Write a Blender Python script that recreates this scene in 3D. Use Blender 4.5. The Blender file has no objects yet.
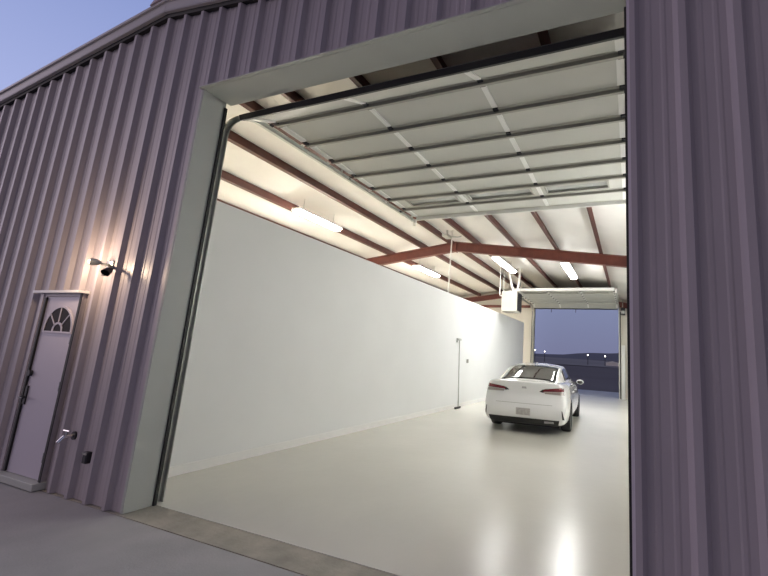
import bpy, bmesh, math, random
from mathutils import Vector, Matrix
from mathutils.bvhtree import BVHTree
random.seed(4)
S = bpy.context.scene
C = S.collection
PI = math.pi

# ------------------------------------------------------------------ materials
def mat(name, col, rough=.6, metal=0., noise=0., nscale=4., bump=0., bscale=20., spec=.5, coat=0., stretch=None):
    m = bpy.data.materials.new(name); m.use_nodes = True
    nt = m.node_tree; b = nt.nodes['Principled BSDF']
    b.inputs['Base Color'].default_value = (*col, 1); b.inputs['Roughness'].default_value = rough
    b.inputs['Metallic'].default_value = metal; b.inputs['Specular IOR Level'].default_value = spec
    b.inputs['Coat Weight'].default_value = coat
    tc = nt.nodes.new('ShaderNodeTexCoord'); vec = tc.outputs['Object']
    if stretch:
        mp = nt.nodes.new('ShaderNodeMapping'); mp.inputs['Scale'].default_value = stretch
        nt.links.new(vec, mp.inputs['Vector']); vec = mp.outputs['Vector']
    if noise:
        n = nt.nodes.new('ShaderNodeTexNoise'); n.inputs['Scale'].default_value = nscale; n.inputs['Detail'].default_value = 5
        nt.links.new(vec, n.inputs['Vector'])
        r = nt.nodes.new('ShaderNodeValToRGB')
        r.color_ramp.elements[0].position = .3; r.color_ramp.elements[1].position = .7
        r.color_ramp.elements[0].color = (*[c*(1-noise) for c in col], 1)
        r.color_ramp.elements[1].color = (*[min(1, c*(1+noise)) for c in col], 1)
        nt.links.new(n.outputs['Fac'], r.inputs['Fac']); nt.links.new(r.outputs['Color'], b.inputs['Base Color'])
    if bump:
        n2 = nt.nodes.new('ShaderNodeTexNoise'); n2.inputs['Scale'].default_value = bscale; n2.inputs['Detail'].default_value = 3
        nt.links.new(vec, n2.inputs['Vector'])
        bp = nt.nodes.new('ShaderNodeBump'); bp.inputs['Strength'].default_value = bump; bp.inputs['Distance'].default_value = .02
        nt.links.new(n2.outputs['Fac'], bp.inputs['Height']); nt.links.new(bp.outputs['Normal'], b.inputs['Normal'])
    return m
def emit(name, col, s):
    m = bpy.data.materials.new(name); m.use_nodes = True
    b = m.node_tree.nodes['Principled BSDF']; b.inputs['Base Color'].default_value = (*col, 1)
    b.inputs['Emission Color'].default_value = (*col, 1); b.inputs['Emission Strength'].default_value = s
    return m
def glass(name, col, rough=.03, trans=1.):
    m = mat(name, col, rough); b = m.node_tree.nodes['Principled BSDF']
    b.inputs['Transmission Weight'].default_value = trans; b.inputs['IOR'].default_value = 1.45
    return m

M = dict(
    siding=mat('siding_paint', (.415, .37, .40), .42, noise=.06, nscale=2.5, bump=.06, bscale=3, stretch=(3, 3, .5)),
    trim=mat('trim_paint', (.47, .49, .455), .5, noise=.03, nscale=2),
    rake=mat('rake_paint', (.50, .47, .48), .45),
    white_wall=mat('white_wall_paint', (.80, .815, .81), .5, noise=.015, nscale=1.2),
    liner=mat('cream_liner', (.72, .69, .62), .6, noise=.03, nscale=1),
    base=mat('baseboard_paint', (.84, .84, .82), .4),
    insul=mat('white_insulation', (.84, .82, .785), .55, noise=.04, nscale=1.1, bump=.5, bscale=2.2),
    redpurlin=mat('red_oxide_purlin', (.105, .036, .027), .5, noise=.15, nscale=6), red=mat('red_oxide_steel', (.165, .046, .032), .5, noise=.15, nscale=6),
    concrete=mat('apron_concrete', (.42, .415, .41), .75, noise=.09, nscale=2.2, bump=.15, bscale=60),
    strip=mat('threshold_concrete', (.40, .375, .31), .7, noise=.22, nscale=3.5, bump=.2, bscale=30),
    soil=mat('dark_ground', (.15, .13, .125), .9, spec=.05, noise=.15, nscale=.05),
    field=mat('far_field', (.25, .23, .215), .95, spec=.05, noise=.25, nscale=.012),
    hill=mat('far_hill', (.155, .15, .165), .95, spec=.05, noise=.1, nscale=.01),
    steel=mat('galvanised_steel', (.50, .51, .48), .38, .75, noise=.08, nscale=8),
    panel=mat('door_panel_paint', (.54, .54, .495), .5, noise=.02, nscale=2),
    strut=mat('strut_steel', (.36, .355, .32), .45, .35),
    stile=mat('stile_white', (.80, .80, .77), .4),
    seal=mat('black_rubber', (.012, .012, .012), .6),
    door_paint=mat('door_white_paint', (.58, .54, .62), .45),
    dark=mat('dark_metal', (.03, .03, .035), .45, .3),
    brass=mat('chrome', (.7, .7, .7), .2, 1.),
    pvc=mat('white_pvc', (.80, .79, .76), .4),
    heater=mat('heater_paint', (.46, .44, .385), .5),
    lamp=emit('led_diffuser', (1., .995, .965), 106.), fillwall=emit('fill_diffuser_wall', (1., .995, .965), 44.), lampside=emit('led_diffuser_side', (1., .995, .965), 54.),
    lampwarm=emit('warm_led_diffuser', (1., .94, .86), 140.),
    bulb=emit('bulb_glow', (1., .80, .58), 12.),
    yard=emit('yard_lamp_glow', (1., .92, .80), 7.),
    glass=glass('door_glass', (.72, .74, .71), .08, .55),
    fan=mat('fanlight_glass', (.022, .018, .020), .5, spec=.05),
    carpaint=mat('white_car_paint', (.82, .825, .82), .25, coat=1.),
    carglass=mat('tinted_car_glass', (.010, .012, .012), .06, spec=.8),
    rubber=mat('tyre_rubber', (.012, .012, .012), .75),
    alloy=mat('alloy_grey', (.42, .42, .43), .3, .9),
    lampred=mat('tail_lamp_red', (.15, .003, .012), .15, coat=1.),
    lampclear=mat('tail_lamp_clear', (.36, .33, .31), .15, coat=1.),
    black=mat('black_plastic', (.010, .010, .010), .45),
    plate=mat('grey_plate', (.42, .40, .39), .5, noise=.18, nscale=22),
    pale=mat('pale_siding', (.75, .73, .70), .6),
)
# polished, sealed floor with a slight waviness
def floor_mat():
    m = mat('sealed_floor', (.66, .645, .585), .25, noise=.04, nscale=.7, bump=.09, bscale=7.0, spec=.36)
    return m
M['floor'] = floor_mat()

# ------------------------------------------------------------------ helpers
def box(bm, x0, x1, y0, y1, z0, z1):
    v = [bm.verts.new((x, y, z)) for z in (z0, z1) for y in (y0, y1) for x in (x0, x1)]
    for f in ((0, 2, 3, 1), (4, 5, 7, 6), (0, 1, 5, 4), (2, 6, 7, 3), (0, 4, 6, 2), (1, 3, 7, 5)):
        bm.faces.new([v[i] for i in f])
    return v
def prism(bm, pts, fn0, fn1):
    """closed 2-D outline swept between two placements"""
    a = [bm.verts.new(fn0(*p)) for p in pts]; b = [bm.verts.new(fn1(*p)) for p in pts]
    n = len(pts)
    for i in range(n): bm.faces.new((a[i], a[(i+1) % n], b[(i+1) % n], b[i]))
    bm.faces.new(a[::-1]); bm.faces.new(b)
def tube(bm, pts, r, n=10):
    pts = [Vector(p) for p in pts]; rings = []
    for i, p in enumerate(pts):
        d = (pts[min(i+1, len(pts)-1)]-pts[max(i-1, 0)]).normalized()
        u = d.cross(Vector((0, 0, 1)) if abs(d.z) < .9 else Vector((1, 0, 0))).normalized(); w = d.cross(u)
        rings.append([bm.verts.new(p+r*(math.cos(t)*u+math.sin(t)*w)) for t in [2*PI*k/n for k in range(n)]])
    for a, b in zip(rings, rings[1:]):
        for k in range(n): bm.faces.new((a[k], a[(k+1) % n], b[(k+1) % n], b[k]))
    bm.faces.new(rings[0][::-1]); bm.faces.new(rings[-1])
def lathe_x(bm, prof, n=32, cx=0, cy=0, cz=0):
    """profile (r, x) revolved round the X axis"""
    rings = [[bm.verts.new((cx+x, cy+r*math.cos(2*PI*k/n), cz+r*math.sin(2*PI*k/n))) for k in range(n)] for r, x in prof]
    for a, b in zip(rings, rings[1:]):
        for k in range(n): bm.faces.new((a[k], a[(k+1) % n], b[(k+1) % n], b[k]))
    bm.faces.new(rings[0][::-1]); bm.faces.new(rings[-1])
def obj(name, bm, m, parent=None, smooth=False, bevel=0):
    bmesh.ops.recalc_face_normals(bm, faces=bm.faces)
    me = bpy.data.meshes.new(name); bm.to_mesh(me); bm.free()
    me.materials.append(M[m] if isinstance(m, str) else m)
    if smooth:
        for p in me.polygons: p.use_smooth = True
    o = bpy.data.objects.new(name, me); C.objects.link(o)
    if parent: o.parent = parent
    if bevel:
        md = o.modifiers.new('bevel', 'BEVEL'); md.width = bevel; md.segments = 2; md.limit_method = 'ANGLE'
    return o
def one(name, m, fn, parent=None, **k):
    bm = bmesh.new(); fn(bm); return obj(name, bm, m, parent, **k)
def boxo(name, m, b, parent=None, **k): return one(name, m, lambda bm: box(bm, *b), parent, **k)
def tag(o, label, cat, group=None):
    o['label'] = label; o['category'] = cat
    if group: o['group'] = group
    return o
def thing(name, label, cat, loc=(0, 0, 0), rz=0, group=None):
    o = bpy.data.objects.new(name, None); C.objects.link(o); o.empty_display_size = .2
    o.location = loc; o.rotation_euler = (0, 0, rz)
    return tag(o, label, cat, group)
def struct(o, label=None):
    o['kind'] = 'structure'
    if label: o['label'] = label
    return o
def copy_tree(o, parent=None):
    c = o.copy(); C.objects.link(c)
    if parent: c.parent = parent
    for ch in list(o.children): copy_tree(ch, c)
    return c

# ------------------------------------------------------------------ building dimensions (metres; facade in y = 0, inside is +y)
W, H = 4.314, 4.286            # big opening, x 0..W
RX, RZ, PIT = -.886, 5.44, .1304   # ridge, roof sheet height at the ridge, slope
XL, XR, YE = -8.6, 7.0, 18.2
roof = lambda x: RZ-PIT*abs(x-RX)
P0 = .3048; RIB0 = .070        # rib pitch and phase
DX0, DX1, DZ = -2.11, -1.33, 2.03   # entry door
PX, PZ = -.728, 3.41           # partition face and height
JD = .25                        # jamb depth

# ------------------------------------------------------------------ facade
def profile(x0, x1):
    pts = []
    n0 = int(math.floor((XL-RIB0)/P0))-1; n1 = int(math.ceil((XR-RIB0)/P0))+1
    for n in range(n0, n1):
        c = RIB0+n*P0
        pts += [(c-.050, 0), (c-.022, -.041), (c+.022, -.041), (c+.050, 0)]
        for q in (c+.108, c+.197): pts += [(q-.020, 0), (q-.009, -.0035), (q+.009, -.0035), (q+.020, 0)]
    def yat(x):
        for (a, ya), (b, yb) in zip(pts, pts[1:]):
            if a <= x <= b: return ya+(yb-ya)*(x-a)/(b-a)
        return 0
    return [(x0, yat(x0))]+[p for p in pts if x0+1e-4 < p[0] < x1-1e-4]+[(x1, yat(x1))]
bm = bmesh.new()
def sheet(x0, x1, zlo):
    pr = profile(x0, x1)
    if x0 < RX < x1: pr = sorted(pr+[(RX, 0)])
    lo = [bm.verts.new((x, y-.004, zlo)) for x, y in pr]; hi = [bm.verts.new((x, y-.004, roof(x)+.02)) for x, y in pr]
    for i in range(len(pr)-1): bm.faces.new((lo[i], lo[i+1], hi[i+1], hi[i]))
sheet(XL, DX0-.02, 0.0); sheet(DX0-.02, DX1+.02, DZ); sheet(DX1+.02, -.012, 0.0); sheet(-.012, W+.012, H+.01); sheet(W+.012, XR, 0.0)
wall_front = struct(obj('wall_front', bm, 'siding'))
bm = bmesh.new()
def liner(x0, x1, zlo):
    xs = [x0]+([RX] if x0 < RX < x1 else [])+[x1]
    prism(bm, [(x, zlo) for x in (x0, x1)]+[(x, roof(x)-.055) for x in xs[::-1]], lambda x, z: (x, .03, z), lambda x, z: (x, .17, z))
liner(XL, DX0-.02, 0); liner(DX0-.02, DX1+.02, DZ+.04); liner(DX1+.02, -.01, 0); liner(-.01, W+.01, H+.03); liner(W+.01, XR, 0)
obj('inner_liner', bm, 'liner', wall_front)

# trims round the big opening
def j_left(bm):
    box(bm, -.010, .006, -.014, JD, 0, H+.006); box(bm, -.030, -.010, -.016, -.010, 0, H+.006)
struct(one('trim_1', 'trim', j_left))
def j_head(bm):
    box(bm, .006, W-.006, -.014, .30, H, H+.014); box(bm, -.030, W+.050, -.052, -.017, H, H+.012)
struct(one('trim_2', 'trim', j_head))
def j_right(bm):
    box(bm, W-.006, W+.010, -.014, JD, 0, H+.006); box(bm, W+.010, W+.050, -.016, -.010, 0, H+.006)
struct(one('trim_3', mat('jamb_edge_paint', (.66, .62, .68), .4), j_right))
# rake trims along both roof edges
def rake(bm, x0, x1):
    for (za, zb, ya, yb) in ((.03, .175, -.085, -.062), (.155, .19, -.105, .02), (.02, .035, -.085, .0)):
        prism(bm, [(x0, roof(x0)+za), (x1, roof(x1)+za), (x1, roof(x1)+zb), (x0, roof(x0)+zb)],
              lambda x, z: (x, ya, z), lambda x, z: (x, yb, z))
def dark_strip(bm, x0, x1):
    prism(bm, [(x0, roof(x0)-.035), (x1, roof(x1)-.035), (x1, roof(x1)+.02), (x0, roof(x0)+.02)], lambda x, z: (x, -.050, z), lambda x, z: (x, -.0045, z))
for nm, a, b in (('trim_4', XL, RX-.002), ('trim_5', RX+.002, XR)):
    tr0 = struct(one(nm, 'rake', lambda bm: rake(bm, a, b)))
    one('rake_dark_strip', 'seal', lambda bm: dark_strip(bm, a, b), tr0)  # near-black strip drawing a dark line under each rake trim
def ridgecap(bm):
    pts = [(RX-.26, roof(RX-.26)+.19), (RX, RZ+.20), (RX+.26, roof(RX+.26)+.19), (RX+.20, roof(RX+.2)+.235), (RX, RZ+.265), (RX-.20, roof(RX-.2)+.235)]
    prism(bm, pts, lambda x, z: (x, -.12, z), lambda x, z: (x, YE+.1, z))
tag(one('ridge_cap', mat('ridge_paint', (.52, .42, .46), .5), ridgecap), 'pinkish metal ridge cap sticking up at the peak of the roof edge', 'ridge cap')
# roof, ceiling
def slab(bm, x0, x1):
    prism(bm, [(x0, roof(x0)-.05), (x1, roof(x1)-.05), (x1, roof(x1)+.15), (x0, roof(x0)+.15)], lambda x, z: (x, .02, z), lambda x, z: (x, YE+.1, z))
struct(one('ceiling', 'insul', lambda bm: (slab(bm, XL, RX), slab(bm, RX, XR))))

# ------------------------------------------------------------------ floor, apron, ground, walls
struct(boxo('floor', 'floor', (XL, XR, .26, YE+.1, -.2, 0)))
def strip(bm): box(bm, XL, XR, -.03, .26, -.2, -.004)
struct(one('floor_threshold', 'strip', strip))
def apron(bm):
    box(bm, -9, 9, -9, -.036, -.2, -.008)
struct(one('floor_apron', 'concrete', apron))
struct(boxo('floor_rear_apron', 'concrete', (-2.5, 7.0, YE+.11, 22.8, -.2, -.006)))
def ground(bm):
    xs = [-400+20*i for i in range(41)]; ys = [YE+.11, 24, 30, 36, 44, 56, 70, 84, 100, 130, 170, 220]
    g = lambda x, y: -.05 + max(0, y-38)*.022 + (0 if y < 60 else .25*math.sin(x*.07+y*.03))
    V = [[bm.verts.new((x, y, g(x, y))) for x in xs] for y in ys]
    for a, b in zip(V, V[1:]):
        for i in range(len(xs)-1): bm.faces.new((a[i], a[i+1], b[i+1], b[i]))
struct(one('ground_far', 'soil', ground, smooth=True))
def front_ground(bm): box(bm, -120, 120, -120, YE+.10, -.5, -.21)
struct(one('ground_near', 'soil', front_ground))
def field(bm):
    xs = [-300+15*i for i in range(41)]; ys = [74+8*i for i in range(12)]
    V = [[bm.verts.new((x, y, .02+max(0, y-38)*.022+.25*math.sin(x*.07+y*.03)+.55*math.sin(PI*(y-74)/88))) for x in xs] for y in ys]
    for a, b in zip(V, V[1:]):
        for i in range(len(xs)-1): bm.faces.new((a[i], a[i+1], b[i+1], b[i]))
struct(one('ground_field', 'field', field, smooth=True))
def hills(bm):
    xs = [-420+10*i for i in range(85)]; ys = [170+15*i for i in range(14)]
    def h(x, y):
        t = min(1, max(0, (y-170)/120))
        return 2.2+t*(5.4+1.5*math.sin(x*.021+.6)+.9*math.sin(x*.057+1.7)+.35*math.sin(x*.19))
    V = [[bm.verts.new((x, y, h(x, y))) for x in xs] for y in ys]
    for a, b in zip(V, V[1:]):
        for i in range(len(xs)-1): bm.faces.new((a[i], a[i+1], b[i+1], b[i]))
struct(one('ground_hills', 'hill', hills, smooth=True))

# partition between the bays
struct(boxo('wall_partition', 'white_wall', (PX-.12, PX, .18, 17.4, 0, PZ), bevel=.004))
struct(boxo('baseboard_left', 'base', (PX, PX+.018, .20, 17.4, 0, .115), bevel=.004))
struct(boxo('wall_left', 'liner', (XL-.1, XL, 0.02, YE, 0, roof(XL)-.05)))
struct(boxo('wall_right', 'white_wall', (5.05, 5.15, 0.18, YE, 0, roof(5.15)-.06)))
FX0, FX1, FH = -.36, 3.78, 4.36     # rear opening
bm = bmesh.new()
for x0, x1, zl in ((XL, FX0, 0), (FX0, FX1, FH), (FX1, XR, 0)):
    xs = [x0]+([RX] if x0 < RX < x1 else [])+[x1]
    prism(bm, [(x, zl) for x in (x0, x1)]+[(x, roof(x)-.055) for x in xs[::-1]], lambda x, z: (x, YE, z), lambda x, z: (x, YE+.1, z))
struct(obj('wall_rear', bm, 'liner'))
# rear opening trims: pale jamb strips
def rj(bm, x0, x1): box(bm, x0, x1, YE-.06, YE+.12, 0, FH)
struct(one('trim_6', 'trim', lambda bm: rj(bm, FX0-.03, FX0)))
struct(one('trim_7', 'trim', lambda bm: rj(bm, FX1, FX1+.03)))
tag(boxo('post', 'base', (FX1+.125, FX1+.29, YE-.22, YE-.07, 0, 2.5), bevel=.01), 'white half-height guard post at the right side of the rear doorway', 'post')
tag(boxo('wall_girt', 'red', (XL+.1, FX0-.25, YE-.14, YE-.002, 4.27, 4.40)), 'dark red steel girt running level along the rear wall', 'girt')

# ------------------------------------------------------------------ roof steel
def purlin_bm(x, y0=.18, y1=YE-.01):
    bm = bmesh.new(); z1 = roof(x)-.056; z0 = z1-.20; s = 1 if x > RX else -1
    k = -PIT*s
    for (a, b, za, zb) in ((-.008, .008, 0, .2), (-.008, .075, 0, .014), (-.075, .008, .186, .2)):
        pts = [(x+a, z0+za+k*a), (x+b, z0+za+k*b), (x+b, z0+zb+k*b), (x+a, z0+zb+k*a)]
        prism(bm, pts, lambda X, Z: (X, y0, Z), lambda X, Z: (X, y1, Z))
    return bm
left = [(-2.15, 'second'), (-3.45, 'third'), (-4.7, 'fourth'), (-5.95, 'fifth'), (-7.2, 'sixth')]
right = [(1.06, 'second'), (2.30, 'third'), (3.55, 'fourth'), (4.80, 'fifth')]
tag(obj('roof_purlin', purlin_bm(-1.18), 'redpurlin'), 'red steel roof purlin closest to the ridge, on its left', 'purlin', 'red roof purlins')
tag(obj('roof_purlin', purlin_bm(-.30), 'redpurlin'), 'red steel roof purlin closest to the ridge, on its right', 'purlin', 'red roof purlins')
for x, w in left: tag(obj('roof_purlin', purlin_bm(x), 'redpurlin'), f'red steel roof purlin on the left slope, {w} from the ridge', 'purlin', 'red roof purlins')
for x, w in right: tag(obj('roof_purlin', purlin_bm(x), 'redpurlin'), f'red steel roof purlin on the right slope, {w} from the ridge', 'purlin', 'red roof purlins')
def rafter(name, label, y, d):
    t = thing(name, label, 'rafter', (RX, y, 0), 0, 'red roof rafters')
    def arm(bm, x1):
        top = lambda x: roof(x)-.262
        for (a, b, w) in ((0, .016, .085), (.016, d-.016, .008), (d-.016, d, .085)):
            prism(bm, [(RX, top(RX)-b), (x1, top(x1)-b), (x1, top(x1)-a), (RX, top(RX)-a)],
                  lambda x, z: (x-RX, -w, z), lambda x, z: (x-RX, w, z))
    one('left_beam', 'red', lambda bm: arm(bm, XL+.02), t); one('right_beam', 'red', lambda bm: arm(bm, 5.045), t)
    one('ridge_plate', 'red', lambda bm: box(bm, -.012, .012, -.09, .09, roof(RX)-.27-d-.02, roof(RX)-.264), t)
    return t
rafter('roof_rafter', 'red steel rafter crossing the roof in the middle of the hall', 8.85, .30)
rafter('roof_rafter', 'red steel rafter against the rear end wall, furthest back', YE-.30, .26)

# ------------------------------------------------------------------ strip lights
def make_strip(name, label, x, y, L, mname, drop=.10, group='long ceiling strip lights'):
    z1 = roof(x)-.26-drop
    t = thing(name, label, 'ceiling light', (x, y, z1), 0, group)
    one('housing', 'pvc', lambda bm: box(bm, -.13, .13, -L/2, L/2, -.05, 0), t)
    one('diffuser', mname, lambda bm: prism(bm, [(-.12, -.05), (.12, -.05), (.09, -.10), (-.09, -.10)], lambda a, z: (a, -L/2+.02, z), lambda a, z: (a, L/2-.02, z)), t)
    for s in (-1, 1):
        one('hanger', 'steel', lambda bm: tube(bm, [(0, s*L*.35, 0), (0, s*L*.35, drop+.20)], .005, 6), t)
    return t
make_strip('strip_light', 'long strip light glowing on the right slope, beyond the middle rafter', 2.42, 10.9, 2.3, 'lamp')
make_strip('strip_light', 'long strip light glowing right of the ridge, beyond the middle rafter', .10, 11.0, 2.3, 'lampside')
make_strip('strip_light', 'warm strip light above the white wall, the one nearer the front', -3.0, 5.0, 1.5, 'lampwarm')
make_strip('strip_light', 'warm strip light above the white wall, beyond the middle rafter', -3.05, 11.0, 1.8, 'lampwarm')

make_strip('strip_light', 'added warm fill light over the left bay, unseen behind the white wall', -5.6, 4.0, 2.3, 'lampwarm')  # added lamp, out of view, to brighten the roof of the left bay
make_strip('strip_light', 'added warm fill light over the left bay, unseen behind the white wall', -5.6, 12.0, 2.3, 'lampwarm')  # second added lamp of that row, also out of view
t = thing('added_fill_light', 'added fill light strip on the right side wall, unseen behind the right part of the facade', 'fill light', (5.05, 5.0, 3.1))  # added lamp, out of view, that brightens the near end of the partition
boxo('housing', 'pvc', (-.05, 0, -1.5, 1.5, -.10, .10), t)
boxo('diffuser', 'fillwall', (-.09, -.05, -1.48, 1.48, -.08, .08), t)

# ------------------------------------------------------------------ sectional doors (open, lying under the roof)
DW = 4.28; SEC = .535; DZB = 4.43
def make_door(label):
    t = thing('sectional_garage_door', label, 'garage door', (0, 0, 0), 0)
    for k in range(8):
        e = None
        # section plane: local u along the travel, v across thickness (down = inside face)
        if k == 0: p0 = Vector((0, .47, 4.235)); p1 = Vector((0, .885, 4.43))
        else: p0 = Vector((0, .90+(k-1)*SEC, DZB+.006*k)); p1 = Vector((0, .90+k*SEC-.012, DZB+.006*k))
        d = (p1-p0); L = d.length; d.normalize(); nrm = Vector((0, -d.z, d.y))   # up
        tr = lambda x, u, v: Vector((x, 0, 0))+p0+d*u+nrm*v
        def bx(bm, x0, x1, u0, u1, v0, v1):
            vs = box(bm, x0, x1, u0, u1, v0, v1)
            for q in vs: q.co = tr(*q.co)
        win = k == 6
        wx = ((.30, 1.30), (1.56, 2.72), (2.98, 3.98)); wu = (.15, .42)
        def body(bm):
            if not win: bx(bm, 0, DW, 0, L, 0, .05)
            else:
                bx(bm, 0, DW, 0, wu[0], 0, .05); bx(bm, 0, DW, wu[1], L, 0, .05)
                xs = [0]+[q for w in wx for q in w]+[DW]
                for a, b in zip(xs[::2], xs[1::2]): bx(bm, a, b, wu[0], wu[1], 0, .05)
            # pressed rim along each long side
            bx(bm, .0, DW, 0, .022, -.010, 0); bx(bm, 0, DW, L-.022, L, -.010, 0)
        sec = one('door_section', 'panel', body, t, bevel=.003)
        if k > 0:
            def st(bm):
                bx(bm, .02, DW-.02, .004, .012, -.048, 0); bx(bm, .02, DW-.02, .004, .040, -.053, -.046); bx(bm, .02, DW-.02, .034, .041, -.050, -.03)
            one('strut', 'strut', st, sec)
        for xc, w in ((.035, .05), (1.43, .032), (2.86, .032), (DW-.035, .05)):
            one('stile', 'stile', lambda bm: bx(bm, xc-w, xc+w, .075, L-.05, -.014, 0), sec)
            if k > 0: one('hinge', 'dark', lambda bm: bx(bm, xc-.03, xc+.03, -.045, .075, -.030, -.010), sec)
        if win:
            for a, b in wx:
                def fr(bm):
                    for q in ((a-.02, b+.02, wu[0]-.02, wu[0]+.012), (a-.02, b+.02, wu[1]-.012, wu[1]+.02), (a-.02, a+.012, wu[0], wu[1]), (b-.012, b+.02, wu[0], wu[1])):
                        bx(bm, *q, -.016, 0)
                one('window_frame', 'strut', fr, sec)
                one('window_pane', 'glass', lambda bm: bx(bm, a, b, wu[0], wu[1], .02, .03), sec)
        if k == 0:
            one('bottom_seal', 'seal', lambda bm: bx(bm, 0, DW, -.055, .0, -.03, .03), sec)
    # top edge strip at the far end
    ze = DZB+.006*7
    one('top_strut', 'stile', lambda bm: box(bm, .02, DW-.02, .90+7*SEC-.005, .90+7*SEC+.03, ze-.07, ze+.05), t)
    return t
d1 = make_door('wide pale sectional door, open overhead in the front doorway')
d1.location = (.017, 0, 0)
d2 = copy_tree(d1); d2.name = 'sectional_garage_door'
d2['label'] = 'pale sectional door lying open under the roof at the rear doorway'
d2.location = (FX1-.02, YE+.15, 0); d2.rotation_euler = (0, 0, PI); d2.scale = (.957, 1, 1)
for ch in list(d2.children):
    for g in list(ch.children):
        if g.name.startswith('strut'): bpy.data.objects.remove(g)
for dr in (d1, d2): dr['group'] = 'open sectional doors'
for xl in (3.36, 2.08):
    one('pull_rope', 'dark', lambda bm: tube(bm, [(xl, .43, 4.235), (xl, .42, 4.16), (xl, .42, 4.02)], .014, 6), d2)

def make_track(label, flip):
    """vertical run, curve and horizontal run of a C channel; x = 0 is its outer face, open towards +x"""
    t = thing('door_track', label, 'door track', (0, 0, 0), 0, 'door tracks')
    path = [Vector((0, .315, 0)), Vector((0, .315, 3.92))]
    R = .42
    for i in range(1, 9):
        a = PI/2*i/8; path.append(Vector((0, .315+R*(1-math.cos(a)), 3.92+R*math.sin(a)*1.0)))
    path.append(Vector((0, 4.72, 4.40)))
    def sweep(bm, pts, a0, a1, b0, b1):   # a across x, b across the path normal
        rings = []
        for i, p in enumerate(pts):
            d = (pts[min(i+1, len(pts)-1)]-pts[max(i-1, 0)]).normalized(); n = Vector((0, d.z, -d.y))
            rings.append([bm.verts.new(p+Vector((a, 0, 0))+n*b) for a, b in ((a0, b0), (a1, b0), (a1, b1), (a0, b1))])
        for A, B in zip(rings, rings[1:]):
            for k in range(4): bm.faces.new((A[k], A[(k+1) % 4], B[(k+1) % 4], B[k]))
        bm.faces.new(rings[0][::-1]); bm.faces.new(rings[-1])
    def chan(bm, pts):
        sweep(bm, pts, 0, .006, -.03, .03); sweep(bm, pts, .006, .045, -.03, -.024); sweep(bm, pts, .006, .045, .024, .03)
    one('vertical_rail', 'steel', lambda bm: chan(bm, path[:2]), t)
    one('curved_rail', 'steel', lambda bm: chan(bm, path[1:10]), t)
    one('horizontal_rail', 'steel', lambda bm: chan(bm, path[9:]), t)
    one('rail_angle', 'dark', lambda bm: (box(bm, -.012, -.004, .26, .36, 0, 4.1), box(bm, -.045, -.004, .262, .270, 0, 4.1)), t)
    for z in (.5, 1.3, 2.1, 2.9, 3.7):
        one('rail_bracket', 'stile', lambda bm: box(bm, -.012, .012, .262, .30, z-.06, z+.06), t)
    for k in range(8):
        y = .9+k*SEC
        one('roller', 'dark' if k % 3 == 0 else 'stile', lambda bm: (lathe_x(bm, [(.022, -.0), (.026, .004), (.026, .02), (.022, .024)], 14, .008, y, 4.405), tube(bm, [(.03, y, 4.405), (.075, y, 4.405)], .006, 6)), t)
    z = roof(0 if flip < 0 else W)-.16
    for yh in (4.60, 2.30): boxo('hanger', 'steel', (-.02, -.004, yh, yh+.04, 4.37, z), t)
    one('end_stop', 'stile', lambda bm: box(bm, -.004, .05, 4.69, 4.73, 4.30, 4.44), t)
    return t
tl = make_track('grey steel door track up the left side of the front doorway', -1); tl.location = (-.055, 0, 0)
tr_ = make_track('grey steel door track up the right side of the front doorway', 1); tr_.scale = (-1, 1, 1); tr_.location = (W+.055, 0, 0)
r1 = copy_tree(tl); r1.scale = (1, -1, 1); r1.location = (FX0+.01-.10, YE+.15, 0); r1['label'] = 'grey steel door track left of the rear doorway'
r2 = copy_tree(tr_); r2.scale = (-1, -1, 1); r2.location = (FX1+.055, YE+.15, 0); r2['label'] = 'grey steel door track right of the rear doorway'
# weather seals on the jambs
tag(boxo('weather_seal', 'seal', (.006, .022, .232, .262, 0, 4.22)), 'black rubber weather seal down the left jamb of the front doorway', 'seal', 'weather seals')
tag(boxo('weather_seal', 'seal', (W-.022, W-.006, .19, .262, 0, 4.22)), 'black rubber weather seal down the right jamb of the front doorway', 'seal', 'weather seals')

# ------------------------------------------------------------------ hanging things under the roof
def drop_pipe(label, x, y, z0, z1, r):
    tag(one('drop_pipe', 'pvc', lambda bm: (tube(bm, [(x, y, z0), (x, y, z1)], r, 10), tube(bm, [(x, y, z1-.05), (x, y, z1)], r*1.6, 10))), label, 'pipe')
drop_pipe('thin white vertical pipe dropping from the ridge to the top of the white wall', PX-.06, 8.25, PZ, roof(PX)-.045, .02)
# conduit box at the ridge
t = thing('junction_box', 'grey conduit box with short arms fixed under the ridge', 'junction box', (-.72, 7.75, 5.02))
boxo('box', 'steel', (-.09, .09, -.16, .16, -.03, .05), t, bevel=.01)
one('conduit', 'steel', lambda bm: tube(bm, [(0, -.16, .01), (0, -.55, .05)], .018), t)
one('conduit', 'steel', lambda bm: tube(bm, [(.09, .05, .01), (.30, .12, .01), (.38, .2, .06)], .018), t)
boxo('mounting_strap', 'steel', (-.02, .02, -.02, .02, .05, .20), t)
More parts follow.
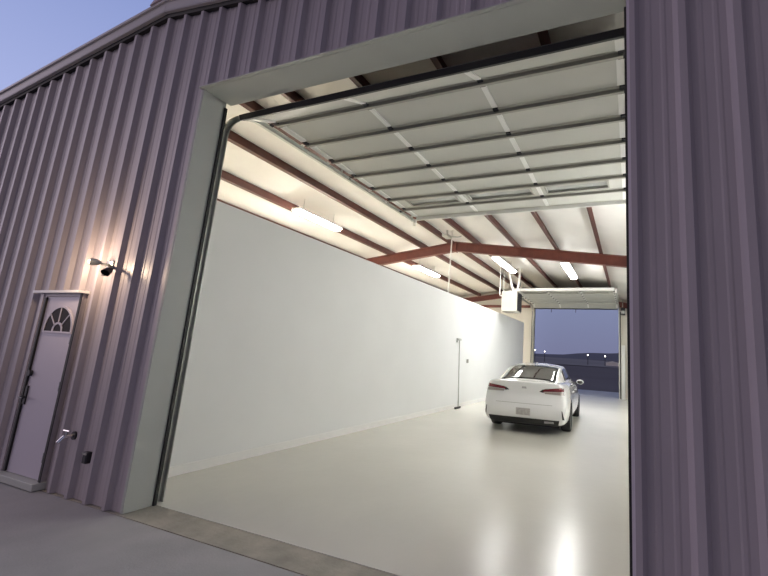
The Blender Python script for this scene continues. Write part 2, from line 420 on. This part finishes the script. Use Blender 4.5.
# unit heater and its vent pipes
HX, HY = -.17, 13.1
t = thing('unit_heater', 'boxy grey unit heater hanging by the end of the white wall', 'heater', (HX, HY, 3.43))
boxo('cabinet', 'heater', (-.35, .30, -.36, .36, 0, .82), t, bevel=.02)
def grille(bm):
    box(bm, .30, .312, -.33, .33, .05, .77)
    for i in range(9): 
        vs = box(bm, .312, .34, -.31, .31, .085+i*.075, .097+i*.075)
one('grille', 'dark', grille, t)
one('side_louvre', 'heater', lambda bm: [box(bm, -.28, .22, -.366, -.36, .12+i*.13, .135+i*.13) for i in range(5)], t)
for a, b in ((-.3, -.3), (.24, .3)):
    one('hanger_rod', 'steel', lambda bm: tube(bm, [(a, b, .82), (a, b, roof(HX+a)-3.49)], .012, 6), t)
for pts in ([(-.30, 12.95, roof(-.3)-.045), (-.28, 12.95, 4.95), (-.13, 13.0, 4.33), (-.12, 13.02, 4.25)],
            [(.11, 13.15, roof(.11)-.045), (.09, 13.15, 4.95), (.02, 13.15, 4.33), (.02, 13.15, 4.25)]):
    one('vent_pipe', 'pvc', lambda bm: tube(bm, [(x-HX, y-HY, z-3.43) for x, y, z in pts], .042, 12), t, smooth=True)
one('gas_pipe', 'pvc', lambda bm: tube(bm, [(-.45, -.3, roof(-.62)-.045-3.43), (-.45, -.3, .68), (-.44, -.3, .64), (-.34, -.3, .63)], .02, 10), t)
t = thing('door_opener', 'dark motor unit fixed high beside the rear doorway', 'door opener', (FX1+.20, YE-.35, 3.95))
boxo('motor_case', 'dark', (-.09, .11, -.10, .30, 0, .32), t, bevel=.015)
boxo('cover', 'steel', (-.07, .09, -.115, -.10, .04, .18), t)
one('drive_shaft', 'steel', lambda bm: tube(bm, [(0, 0, .32), (0, 0, .72)], .02), t)

# ------------------------------------------------------------------ things on the white wall
t = thing('wall_pole', 'thin grey pole with short crosspieces at both ends, upright against the white wall', 'pole', (PX, 9.1, 0))
one('shaft', 'steel', lambda bm: tube(bm, [(.14, -.02, .06), (.03, .03, 2.08)], .016, 10), t)
one('foot_bar', 'dark', lambda bm: (box(bm, .12, .165, -.26, .12, .0, .06),), t)
one('top_bar', 'steel', lambda bm: (box(bm, .005, .055, -.13, .13, 2.05, 2.11), box(bm, .005, .05, -.15, -.13, 1.98, 2.11)), t)
t = thing('wall_outlet', 'small grey outlet box on the white wall, right of the pole', 'outlet', (PX, 9.95, 1.42))
boxo('cover', 'strut', (0, .03, -.06, .06, -.06, .06), t, bevel=.006)
one('cord', 'stile', lambda bm: tube(bm, [(.01, .06, 0), (.01, .9, -.01), (.01, 1.6, 0)], .008, 6), t)

# ------------------------------------------------------------------ entry door in the facade
d = struct(bpy.data.objects.new('door_1', None)); C.objects.link(d); d.location = (DX0, 0, 0)
d['label'] = 'white entry door with a fanlight, left of the big opening'; d['category'] = 'door'
w = DX1-DX0
def frame(bm):
    box(bm, .0, .045, -.035, .10, 0, DZ); box(bm, w-.030, w, -.035, .10, 0, DZ); box(bm, .045, w-.030, -.035, .10, DZ-.035, DZ)
    box(bm, -.06, .0, -.046, -.037, 0, DZ); box(bm, w, w+.012, -.046, -.037, 0, DZ)
one('frame', 'siding', frame, d)
boxo('drip_cap', 'base', (-.12, w+.035, -.098, -.004, DZ, DZ+.028), d)
boxo('frame_dark_strip', 'seal', (w-.024, w+.014, -.053, -.047, 0, DZ-.005), d)  # thin black strip down the right edge of the frame
boxo('jamb_seal', 'seal', (.040, .075, -.050, -.02, .08, DZ-.05), d)
def slabd(bm):
    box(bm, .070, w-.03, -.030, .015, .075, DZ-.04)
sl = one('door_slab', 'door_paint', slabd, d)
cx, r0, zf = .070+(w-.12)/2+.03, .27, 1.60
def fl(bm):
    pts = [(cx+r0*math.cos(a), zf+r0*math.sin(a)) for a in [PI*k/24 for k in range(25)]]
    prism(bm, pts, lambda x, z: (x, -.040, z), lambda x, z: (x, -.030, z))
f = one('fanlight', 'fan', fl, sl)
def bars(bm):
    pts = [(r0*1.06*math.cos(PI*k/24), r0*1.06*math.sin(PI*k/24)) for k in range(25)]
    for i in range(24):
        a, b = pts[i], pts[i+1]
        prism(bm, [(cx+a[0], zf+a[1]), (cx+b[0], zf+b[1]), (cx+b[0]*.93, zf+b[1]*.93), (cx+a[0]*.93, zf+a[1]*.93)], lambda x, z: (x, -.046, z), lambda x, z: (x, -.030, z))
        prism(bm, [(cx+a[0]*.36, zf+a[1]*.36), (cx+b[0]*.36, zf+b[1]*.36), (cx+b[0]*.28, zf+b[1]*.28), (cx+a[0]*.28, zf+a[1]*.28)], lambda x, z: (x, -.046, z), lambda x, z: (x, -.038, z))
    for a in (PI*.25, PI*.5, PI*.75):
        c, s = math.cos(a), math.sin(a); n = (-s*.006, c*.006)
        prism(bm, [(cx+c*.09+n[0], zf+s*.09+n[1]), (cx+c*r0+n[0], zf+s*r0+n[1]), (cx+c*r0-n[0], zf+s*r0-n[1]), (cx+c*.09-n[0], zf+s*.09-n[1])], lambda x, z: (x, -.046, z), lambda x, z: (x, -.038, z))
    box(bm, cx-r0*1.06, cx+r0*1.06, -.046, -.030, zf-.02, zf)
one('glazing_bars', 'door_paint', bars, sl)
one('lever_handle', 'dark', lambda bm: (box(bm, .085, .125, -.045, -.030, .78, .98), tube(bm, [(.105, -.045, .86), (.105, -.085, .86), (.19, -.09, .855)], .011, 8)), sl)
one('deadbolt', 'dark', lambda bm: tube(bm, [(.105, -.030, 1.12), (.105, -.062, 1.12)], .032, 14), sl)
for z in (1.52, 1.02, .30):
    one('hinge', 'brass', lambda bm: tube(bm, [(w-.056, -.036, z-.05), (w-.056, -.036, z+.05)], .010, 8), d)
boxo('sill', 'trim', (-.03, w+.03, -.11, .05, 0, .07), d, bevel=.006)

# floodlight, tap, outlet on the facade
t = thing('floodlight', 'twin-head floodlight fixed to the ribbed wall right of the entry door', 'floodlight', (-.93, -.045, 2.33))
boxo('back_plate', 'steel', (-.06, .06, -.015, .012, -.055, .055), t, bevel=.01)
def head(bm, cx_, cz_, dx, dz):
    dirv = Vector((dx, -.55, dz)).normalized(); p = Vector((cx_, -.09, cz_))
    rings = [(-.045, .018), (-.012, .034), (.04, .042)]
    u = dirv.cross(Vector((0, 0, 1))).normalized(); v = dirv.cross(u); R = []
    for a, r in rings: R.append([bm.verts.new(p+dirv*a+r*(math.cos(2*PI*k/16)*u+math.sin(2*PI*k/16)*v)) for k in range(16)])
    for a, b in zip(R, R[1:]):
        for k in range(16): bm.faces.new((a[k], a[(k+1) % 16], b[(k+1) % 16], b[k]))
    bm.faces.new(R[0][::-1]); 
    tube(bm, [(0, -.012, 0), (cx_*.6, -.05, cz_*.5), (cx_, -.07, cz_)], .014, 8)
one('lamp_head', 'steel', lambda bm: head(bm, -.09, .02, -.45, .0), t)
one('lamp_head', 'dark', lambda bm: head(bm, .16, -.08, .25, -.6), t)
bb = one('bulb', 'bulb', lambda bm: bmesh.ops.create_icosphere(bm, subdivisions=2, radius=.022, matrix=Matrix.Translation((-.118, -.126, .02))), t, smooth=True)
one('motion_sensor', 'dark', lambda bm: box(bm, -.022, .022, -.055, -.012, -.12, -.07), t)
li = bpy.data.lights.new('floodlight_glow', 'POINT'); li.energy = 19.0; li.color = (1, .74, .50); li.shadow_soft_size = .05
lo = bpy.data.objects.new('floodlight_glow', li); C.objects.link(lo); lo.parent = t; lo.location = (-.165, -.30, .02)
t = thing('wall_tap', 'small metal water tap on the ribbed wall near the ground', 'tap', (-.98, -.006, .565))
one('spout', 'brass', lambda bm: tube(bm, [(0, 0, 0), (0, -.09, 0), (.0, -.13, -.05)], .016, 10), t)
one('tap_handle', 'brass', lambda bm: (tube(bm, [(0, -.075, 0), (0, -.075, .05)], .008, 8), tube(bm, [(-.05, -.075, .055), (.05, -.075, .055)], .011, 8)), t)
one('flange', 'dark', lambda bm: tube(bm, [(0, 0, 0), (0, -.018, 0)], .04, 14), t)
t = thing('outdoor_outlet', 'dark weatherproof outlet box low on the ribbed wall', 'outlet', (-.66, -.006, .40))
boxo('cover', 'dark', (-.036, .036, -.05, 0, -.055, .055), t, bevel=.012)
boxo('hinge_strip', 'strut', (-.032, .032, -.056, -.046, .03, .042), t)
t = thing('white_spot', 'tiny round button glowing white at the far left of the ribbed wall', 'white_spot', (-2.70, -.006, 1.20))
boxo('plate', 'dark', (-.02, .02, -.018, 0, -.04, .04), t)
one('disc', emit('spot_glow', (.9, .93, 1), 1.5), lambda bm: tube(bm, [(0, -.018, 0), (0, -.028, 0)], .013, 10), t)  # small emissive white disc on a dark plate, just a bright point

# ------------------------------------------------------------------ far lights and shed
def yard_light(x, y, zb, zl, lab, r=.22):
    t = thing('yard_light', lab, 'yard light', (x, y, zb), 0, 'distant yard lights')
    one('pole', 'dark', lambda bm: tube(bm, [(0, 0, 0), (0, 0, zl-zb-r)], .06, 8), t)
    one('lamp_head', 'yard', lambda bm: bmesh.ops.create_icosphere(bm, subdivisions=2, radius=r, matrix=Matrix.Translation((0, 0, zl-zb))), t, smooth=True)
gz = lambda x, y: .02+max(0, y-38)*.022+.25*math.sin(x*.07+y*.03)+.55*math.sin(PI*(y-74)/88)
for x, y, z, lab, r in ((-3.5, 80, 3.1, 'distant yard light, the brightest point of the skyline', .12), (-.3, 80, 3.0, 'distant yard light beside the pale low shed', .12),
                     (-14.0, 80, 3.6, 'distant yard light at the left edge of the rear doorway', .11), (-12.0, 80, 3.35, 'distant yard light just right of the leftmost one', .11)):
    yard_light(x, y, gz(x, y)-.05, z, lab, r)
t = thing('shed', 'pale low shed far out on the plain, under the right distant light', 'shed', (.9, 82, gz(.9, 82)-.1))
boxo('walls', 'pale', (-1.1, 1.3, -1, 1, 0, .62), t)
one('roof', 'pale', lambda bm: prism(bm, [(-1.2, .62), (1.4, .62), (.1, .95)], lambda x, z: (x, -1.1, z), lambda x, z: (x, 1.1, z)), t)

# ------------------------------------------------------------------ the car
CAR = (2.075, 7.30, 0)
car = thing('car', 'white four-door sedan parked on the shiny floor, rear facing the front doorway', 'car', CAR, math.radians(3))
LV = [(.205, .85, -.92), (.26, .915, -1.02), (.42, .935, -1.075), (.58, .94, -1.085), (.65, .94, -1.05), (.82, .93, -1.005), (.95, .905, -1.015), (1.05, .87, -1.04), (1.105, .80, -1.045), (1.125, .68, -.97)]
FRONT = [3.60, 3.70, 3.74, 3.75, 3.74, 3.72, 3.68, 3.62, 3.55, 3.45]
ZF = [.22, .27, .36, .46, .52, .58, .66, .72, .76, .79]     # heights of the same levels at the nose
ZC = [.22, .27, .42, .56, .62, .76, .87, .955, 1.0, 1.02]     # at the cowl
ss = [0, .008, .022, .045, .08, .13, .20, .28, .36, .45, .55, .63, .70, .78, .86, .92, .955, .98, .993, 1]
def wf(s):
    T = [(0, .86), (.008, .91), (.022, .95), (.045, .97), (.08, .98), (.13, .995), (.20, 1), (.7, 1), (.80, .99), (.88, .96), (.94, .9), (.97, .83), (.99, .72), (1, .62)]
    for (a, b), (c, e) in zip(T, T[1:]):
        if a <= s <= c: return b+(e-b)*(s-a)/(c-a)
    return 1
bm = bmesh.new(); rings = []
nl = len(LV)
for s in ss:
    L_, R_ = [], []
    for i, (z, hw, yr) in enumerate(LV):
        if s < .28: zz = z
        elif s < .70: u = (s-.28)/.42; zz = z+(ZC[i]-z)*u
        else: u = (s-.70)/.30; zz = ZC[i]+(ZF[i]-ZC[i])*u**1.4
        y = yr+(FRONT[i]-yr)*s; x = hw*wf(s)
        L_.append(bm.verts.new((-x, y, zz))); R_.append(bm.verts.new((x, y, zz)))
    rings.append((L_, R_))
for (L0, R0), (L1, R1) in zip(rings, rings[1:]):
    for i in range(nl-1):
        bm.faces.new((L0[i], L0[i+1], L1[i+1], L1[i])); bm.faces.new((R0[i], R1[i], R1[i+1], R0[i+1]))
    bm.faces.new((L0[-1], R0[-1], R1[-1], L1[-1])); bm.faces.new((L0[0], L1[0], R1[0], R0[0]))
for (L, R) in (rings[0], rings[-1]):
    for i in range(nl-1): bm.faces.new((L[i], R[i], R[i+1], L[i+1]))
body = obj('body', bm, 'carpaint', car, smooth=True)
md = body.modifiers.new('s', 'SUBSURF'); md.levels = md.render_levels = 2
WH = [(-1, 0.), (1, 0.), (-1, 2.80), (1, 2.80)]
# wheel arches: boolean with four drums, then freeze
cb = bmesh.new()
for s, y in WH: lathe_x(cb, [(.385, -.2), (.385, .2)], 40, s*.90, y, .335)
cut = obj('arch_cutter', cb, 'black', car)
md = body.modifiers.new('b', 'BOOLEAN'); md.operation = 'DIFFERENCE'; md.object = cut; md.solver = 'EXACT'
bpy.context.view_layer.update()
dg = bpy.context.evaluated_depsgraph_get()
me = bpy.data.meshes.new_from_object(body.evaluated_get(dg)); body.modifiers.clear(); old = body.data; body.data = me; bpy.data.meshes.remove(old)
bpy.data.objects.remove(cut)
bvh = BVHTree.FromPolygons([v.co[:] for v in me.vertices], [list(p.vertices) for p in me.polygons])
def patch(name, m, quad, nu, nv, off, axis='y', parent=None, thick=.012, mir=False):
    """a thin panel lying on the body: quad = 4 corners in (x, z), cast along +y onto it (axis x: corners in (y, z))"""
    parent = parent or car
    bm = bmesh.new(); A = []; B = []
    for j in range(nv+1):
        for i in range(nu+1):
            u, v = i/nu, j/nv
            p = [(1-v)*((1-u)*quad[0][k]+u*quad[1][k])+v*((1-u)*quad[3][k]+u*quad[2][k]) for k in (0, 1)]
            if axis == 'y': o = Vector((p[0], -3, p[1])); dv = Vector((0, 1, 0))
            else: o = Vector((3*mir, p[0], p[1])); dv = Vector((-mir, 0, 0))
            hit, n, _, _ = bvh.ray_cast(o, dv)
            if hit is None: hit = Vector((p[0], -.9, p[1])) if axis == 'y' else Vector((.9*mir, p[0], p[1]))
            A.append(bm.verts.new(hit-dv*off)); B.append(bm.verts.new(hit+dv*thick))
    I = lambda i, j: j*(nu+1)+i
    for j in range(nv):
        for i in range(nu):
            bm.faces.new([A[k] for k in (I(i, j), I(i+1, j), I(i+1, j+1), I(i, j+1))]); bm.faces.new([B[k] for k in (I(i, j), I(i, j+1), I(i+1, j+1), I(i+1, j))])
    bd = [I(i, 0) for i in range(nu+1)]+[I(nu, j) for j in range(1, nv+1)]+[I(i, nv) for i in range(nu-1, -1, -1)]+[I(0, j) for j in range(nv-1, 0, -1)]
    for a, b in zip(bd, bd[1:]+bd[:1]): bm.faces.new((A[a], A[b], B[b], B[a]))
    return obj(name, bm, m, parent, smooth=False)
for s in (-1, 1):
    tlm = patch('tail_lamp', 'lampred', [(s*.40, .915), (s*.89, .945), (s*.875, 1.03), (s*.45, .975)], 12, 3, .014)
    patch('lamp_lens', 'lampclear', [(s*.46, .872), (s*.86, .865), (s*.895, .94), (s*.43, .907)], 12, 3, .011, parent=tlm)
    patch('lamp_tip', 'black', [(s*.33, .91), (s*.42, .895), (s*.47, .975), (s*.40, .96)], 5, 3, .013, parent=tlm)
    patch('bumper_slit', 'black', [(s*.83, .37), (s*.875, .36), (s*.83, .55), (s*.815, .55)], 2, 4, .008)
patch('rear_diffuser', 'black', [(-.74, .20), (.74, .20), (.77, .345), (-.77, .345)], 20, 4, .010)
patch('plate_recess', 'carpaint', [(-.30, .40), (.30, .40), (.33, .56), (-.33, .56)], 6, 2, .004)
patch('licence_plate', 'plate', [(-.155, .405), (.155, .405), (.155, .55), (-.155, .55)], 4, 2, .015)
patch('trunk_seam', 'strut', [(-.62, .640), (.62, .640), (.62, .648), (-.62, .648)], 14, 1, .003)
patch('boot_emblem', 'alloy', [(-.055, .955), (.055, .955), (.045, 1.0), (-.045, 1.0)], 3, 2, .008)
patch('exhaust_trim', 'alloy', [(.45, .265), (.66, .27), (.65, .315), (.46, .31)], 4, 2, .016)
for s in (-1, 1):
    for y0 in (.62, 1.62): patch('door_handle', 'carpaint', [(y0, .84), (y0+.2, .84), (y0+.2, .872), (y0, .872)], 4, 1, .03, axis='x', mir=s)
    patch('door_seam', 'strut', [(.45, .40), (.458, .40), (.458, .98), (.45, .98)], 1, 8, .002, axis='x', mir=s)
    patch('door_seam', 'strut', [(1.42, .36), (1.428, .36), (1.428, .97), (1.42, .97)], 1, 8, .002, axis='x', mir=s)
boxo('underbody', 'black', (-.74, .74, -.80, 3.35, .165, .24), car)
# cabin
def prof(y, T):
    for (a, b), (c, e) in zip(T, T[1:]):
        if a <= y <= c: return b+(e-b)*(y-a)/(c-a)
    return T[-1][1] if y > T[-1][0] else T[0][1]
ZT = [(-.72, 1.115), (-.5, 1.19), (-.2, 1.29), (.15, 1.395), (.45, 1.455), (.75, 1.49), (1.1, 1.508), (1.5, 1.495), (1.8, 1.45), (2.1, 1.30), (2.4, 1.17), (2.7, 1.045), (2.86, .98)]
ZB = [(-.72, 1.09), (.2, 1.075), (1.5, 1.03), (2.4, .985), (2.86, .95)]
WB = [(-.72, .74), (-.3, .80), (.4, .815), (1.5, .825), (2.4, .80), (2.86, .74)]
WT = [(-.72, .69), (-.3, .665), (.3, .63), (1.0, .61), (1.7, .59), (2.3, .65), (2.86, .70)]
def cab(y, t):
    """t in [-1.6, 1.6]: |t|<=1 across the roof, beyond that down the side to the belt"""
    zt, zb, wb, wt = prof(y, ZT), prof(y, ZB), prof(y, WB), prof(y, WT); s = 1 if t > 0 else -1; a = abs(t)
    edge = max(zb+.004, zt-.055)
    if a <= 1: return Vector((s*wt*a, y, zt-(zt-edge)*a**2.6))
    u = (a-1)/.6
    return Vector((s*(wt+(wb-wt)*(u**.85)), y, edge+(zb-.03-edge)*u))
def cabgrid(bm, ys, ts, off=0, thick=0):
    V = []
    for y in ys:
        row = []
        for t in ts:
            p = cab(y, t); e = 1e-3
            n = (cab(y, t+e)-cab(y, t-e)).cross(cab(y+e, t)-cab(y-e, t)).normalized()
            if n.z < 0 or (abs(n.z) < .25 and n.x*p.x < 0): n = -n
            row.append(p+n*off)
        V.append(row)
    F = [[bm.verts.new(q) for q in r] for r in V]
    for a, b in zip(F, F[1:]):
        for i in range(len(ts)-1): bm.faces.new((a[i], a[i+1], b[i+1], b[i]))
lin = lambda a, b, n: [a+(b-a)*i/n for i in range(n+1)]
bm = bmesh.new(); cabgrid(bm, sorted(set([q[0] for q in ZT]+lin(-.72, 2.86, 40))), lin(-1.6, -1, 6)+lin(-.95, .95, 16)+lin(1, 1.6, 6))
cabin = obj('cabin', bm, 'carpaint', car, smooth=True)
md = cabin.modifiers.new('s', 'SOLIDIFY'); md.thickness = .03; md.offset = -1
def pane(name, fn):
    bm = bmesh.new(); F = []
    for row in fn:
        r = []
        for (y, t) in row:
            p = cab(y, t); e = 1e-3
            n = (cab(y, t+e)-cab(y, t-e)).cross(cab(y+e, t)-cab(y-e, t)).normalized()
            ref = Vector((p.x, 0, .35)) if abs(t) > 1 else Vector((0, 0, 1))
            if n.dot(ref) < 0: n = -n
            r.append(bm.verts.new(p+n*.006))
        F.append(r)
    for a, b in zip(F, F[1:]):
        for i in range(len(a)-1): bm.faces.new((a[i], a[i+1], b[i+1], b[i]))
    o = obj(name, bm, 'carglass', car, smooth=True)
    m = o.modifiers.new('s', 'SOLIDIFY'); m.thickness = .005; m.offset = -1
    return o
pane('rear_window', [[(y, t) for t in lin(-.93, .93, 14)] for y in lin(-.62, .42, 12)])
pane('windshield', [[(y, t) for t in lin(-.93, .93, 14)] for y in lin(1.86, 2.80, 10)])
for s in (-1, 1):
    pane('rear_side_window', [[(y0+(y1-y0)*k/6, s*t) for k in range(7)] for t, y0, y1 in [(1.06+.37*j/6, .30-.26*j/6, 1.30) for j in range(7)]])
    pane('front_side_window', [[(y0+(y1-y0)*k/6, s*t) for k in range(7)] for t, y0, y1 in [(1.06+.37*j/6, 1.38, 1.72+.62*j/6) for j in range(7)]])
    m_ = one('side_mirror', 'carpaint', lambda bm: bmesh.ops.create_icosphere(bm, subdivisions=3, radius=1, matrix=Matrix.Translation((s*.99, 2.22, 1.03)) @ Matrix.Diagonal((.10, .06, .065, 1))), car, smooth=True)
    one('mirror_glass', 'black', lambda bm: bmesh.ops.create_icosphere(bm, subdivisions=2, radius=1, matrix=Matrix.Translation((s*.99, 2.165, 1.03)) @ Matrix.Diagonal((.088, .022, .056, 1))), m_, smooth=True)
    one('mirror_arm', 'black', lambda bm: tube(bm, [(s*.80, 2.25, .99), (s*.93, 2.23, 1.0)], .02, 8), m_)
one('antenna_fin', 'carpaint', lambda bm: prism(bm, [(.55, 1.455), (.75, 1.475), (.62, 1.52)], lambda y, z: (-.012, y, z), lambda y, z: (.012, y, z)), car)
for s, y in WH:
    lathe = lambda bm: lathe_x(bm, [(.225, -.095), (.25, -.11), (.31, -.112), (.328, -.095), (.334, -.06), (.334, .06), (.328, .095), (.31, .112), (.25, .11), (.225, .095)], 40, s*.825, y, .334)
    wl = one('wheel', 'rubber', lathe, car, smooth=True)
    def rim(bm):
        x = s*.825
        lathe_x(bm, [(.232, -s*.08), (.232, s*.06), (.222, s*.085), (.205, s*.085), (.205, -s*.02), (.02, -s*.02)] if True else [], 36, x, y, .334)
        for k in range(10):
            a = 2*PI*k/10
            vs = box(bm, 0, .018, -.018, .018, .03, .215)
            for q in vs:
                c = q.co.copy(); q.co = Vector((x+s*(.06+c.x), y+c.y*math.cos(a)-c.z*math.sin(a), .334+c.y*math.sin(a)+c.z*math.cos(a)))
        lathe_x(bm, [(.05, s*.05), (.05, s*.085), (.03, s*.09)], 16, x, y, .334)
    one('rim', 'alloy', rim, wl)

# ------------------------------------------------------------------ sky, afterglow
wd = bpy.data.worlds.new('dusk'); S.world = wd; wd.use_nodes = True
nt = wd.node_tree; nt.nodes.clear()
out = nt.nodes.new('ShaderNodeOutputWorld'); bg = nt.nodes.new('ShaderNodeBackground'); nt.links.new(bg.outputs[0], out.inputs[0])
tc = nt.nodes.new('ShaderNodeTexCoord'); sep = nt.nodes.new('ShaderNodeSeparateXYZ'); nt.links.new(tc.outputs['Generated'], sep.inputs[0])
def mr(sock, a, b, smooth=True):
    n = nt.nodes.new('ShaderNodeMapRange'); n.interpolation_type = 'SMOOTHSTEP' if smooth else 'LINEAR'
    n.inputs['From Min'].default_value = a; n.inputs['From Max'].default_value = b
    nt.links.new(sock, n.inputs['Value']); return n.outputs['Result']
def mixc(f, a, b):
    n = nt.nodes.new('ShaderNodeMix'); n.data_type = 'RGBA'; nt.links.new(f, n.inputs['Factor'])
    for s_, v in ((n.inputs[6], a), (n.inputs[7], b)):
        if isinstance(v, tuple): s_.default_value = (*v, 1)
        else: nt.links.new(v, s_)
    return n.outputs[2]
SKY_FAR_LO, SKY_FAR_HI = (.18, .185, .305), (.225, .26, .42)
SKY_LEFT_LO, SKY_LEFT_HI = (.46, .52, .84), (.155, .225, .52)
SKY_FRONT_LEFT, SKY_FRONT_RIGHT, SKY_FRONT_TOP = (.48, .415, .50), (.24, .21, .23), (.035, .037, .08)
far = mixc(mr(sep.outputs['Z'], -.02, .16, False), SKY_FAR_LO, SKY_FAR_HI)
lft = mixc(mr(sep.outputs['Z'], .25, .75, False), SKY_LEFT_LO, SKY_LEFT_HI)
sky = mixc(mr(sep.outputs['X'], -.15, -.6), far, lft)
front = mixc(mr(sep.outputs['X'], .35, -.55), SKY_FRONT_RIGHT, SKY_FRONT_LEFT)
front = mixc(mr(sep.outputs['Z'], .30, .75), front, SKY_FRONT_TOP)
sky = mixc(mr(sep.outputs['Y'], .05, -.5), sky, front)
nt.links.new(sky, bg.inputs['Color']); bg.inputs['Strength'].default_value = 1.0
su = bpy.data.lights.new('afterglow', 'SUN'); su.energy = .48; su.color = (1, .84, .92); su.angle = math.radians(35)
so = bpy.data.objects.new('afterglow', su); C.objects.link(so)
so.rotation_euler = Vector((-1., -.50, .20)).to_track_quat('Z', 'Y').to_euler()

S.cycles.diffuse_bounces = 8; S.cycles.max_bounces = 14

# ------------------------------------------------------------------ camera
yaw, pitch, roll, fpx = -.3757, .1750, .0570, 401.5
f = Vector((math.sin(yaw)*math.cos(pitch), math.cos(yaw)*math.cos(pitch), math.sin(pitch)))
r = Vector((math.cos(yaw), -math.sin(yaw), 0)); u = r.cross(f)
c_, s_ = math.cos(roll), math.sin(roll); r, u = c_*r+s_*u, -s_*r+c_*u
cd = bpy.data.cameras.new('camera'); cam = bpy.data.objects.new('camera', cd); C.objects.link(cam)
cam.matrix_world = Matrix(((r.x, u.x, -f.x, 4.3103), (r.y, u.y, -f.y, -2.5841), (r.z, u.z, -f.z, 1.5862), (0, 0, 0, 1)))
cd.sensor_width = 36; cd.lens = fpx/768*36; cd.shift_x = -(474.18-384)/768; cd.shift_y = -(288-285.2)/768
cd.clip_start = .05; cd.clip_end = 2000
S.camera = cam
S.view_settings.view_transform = 'Standard'; S.view_settings.look = 'None'
S.view_settings.exposure = 0; S.view_settings.gamma = 1
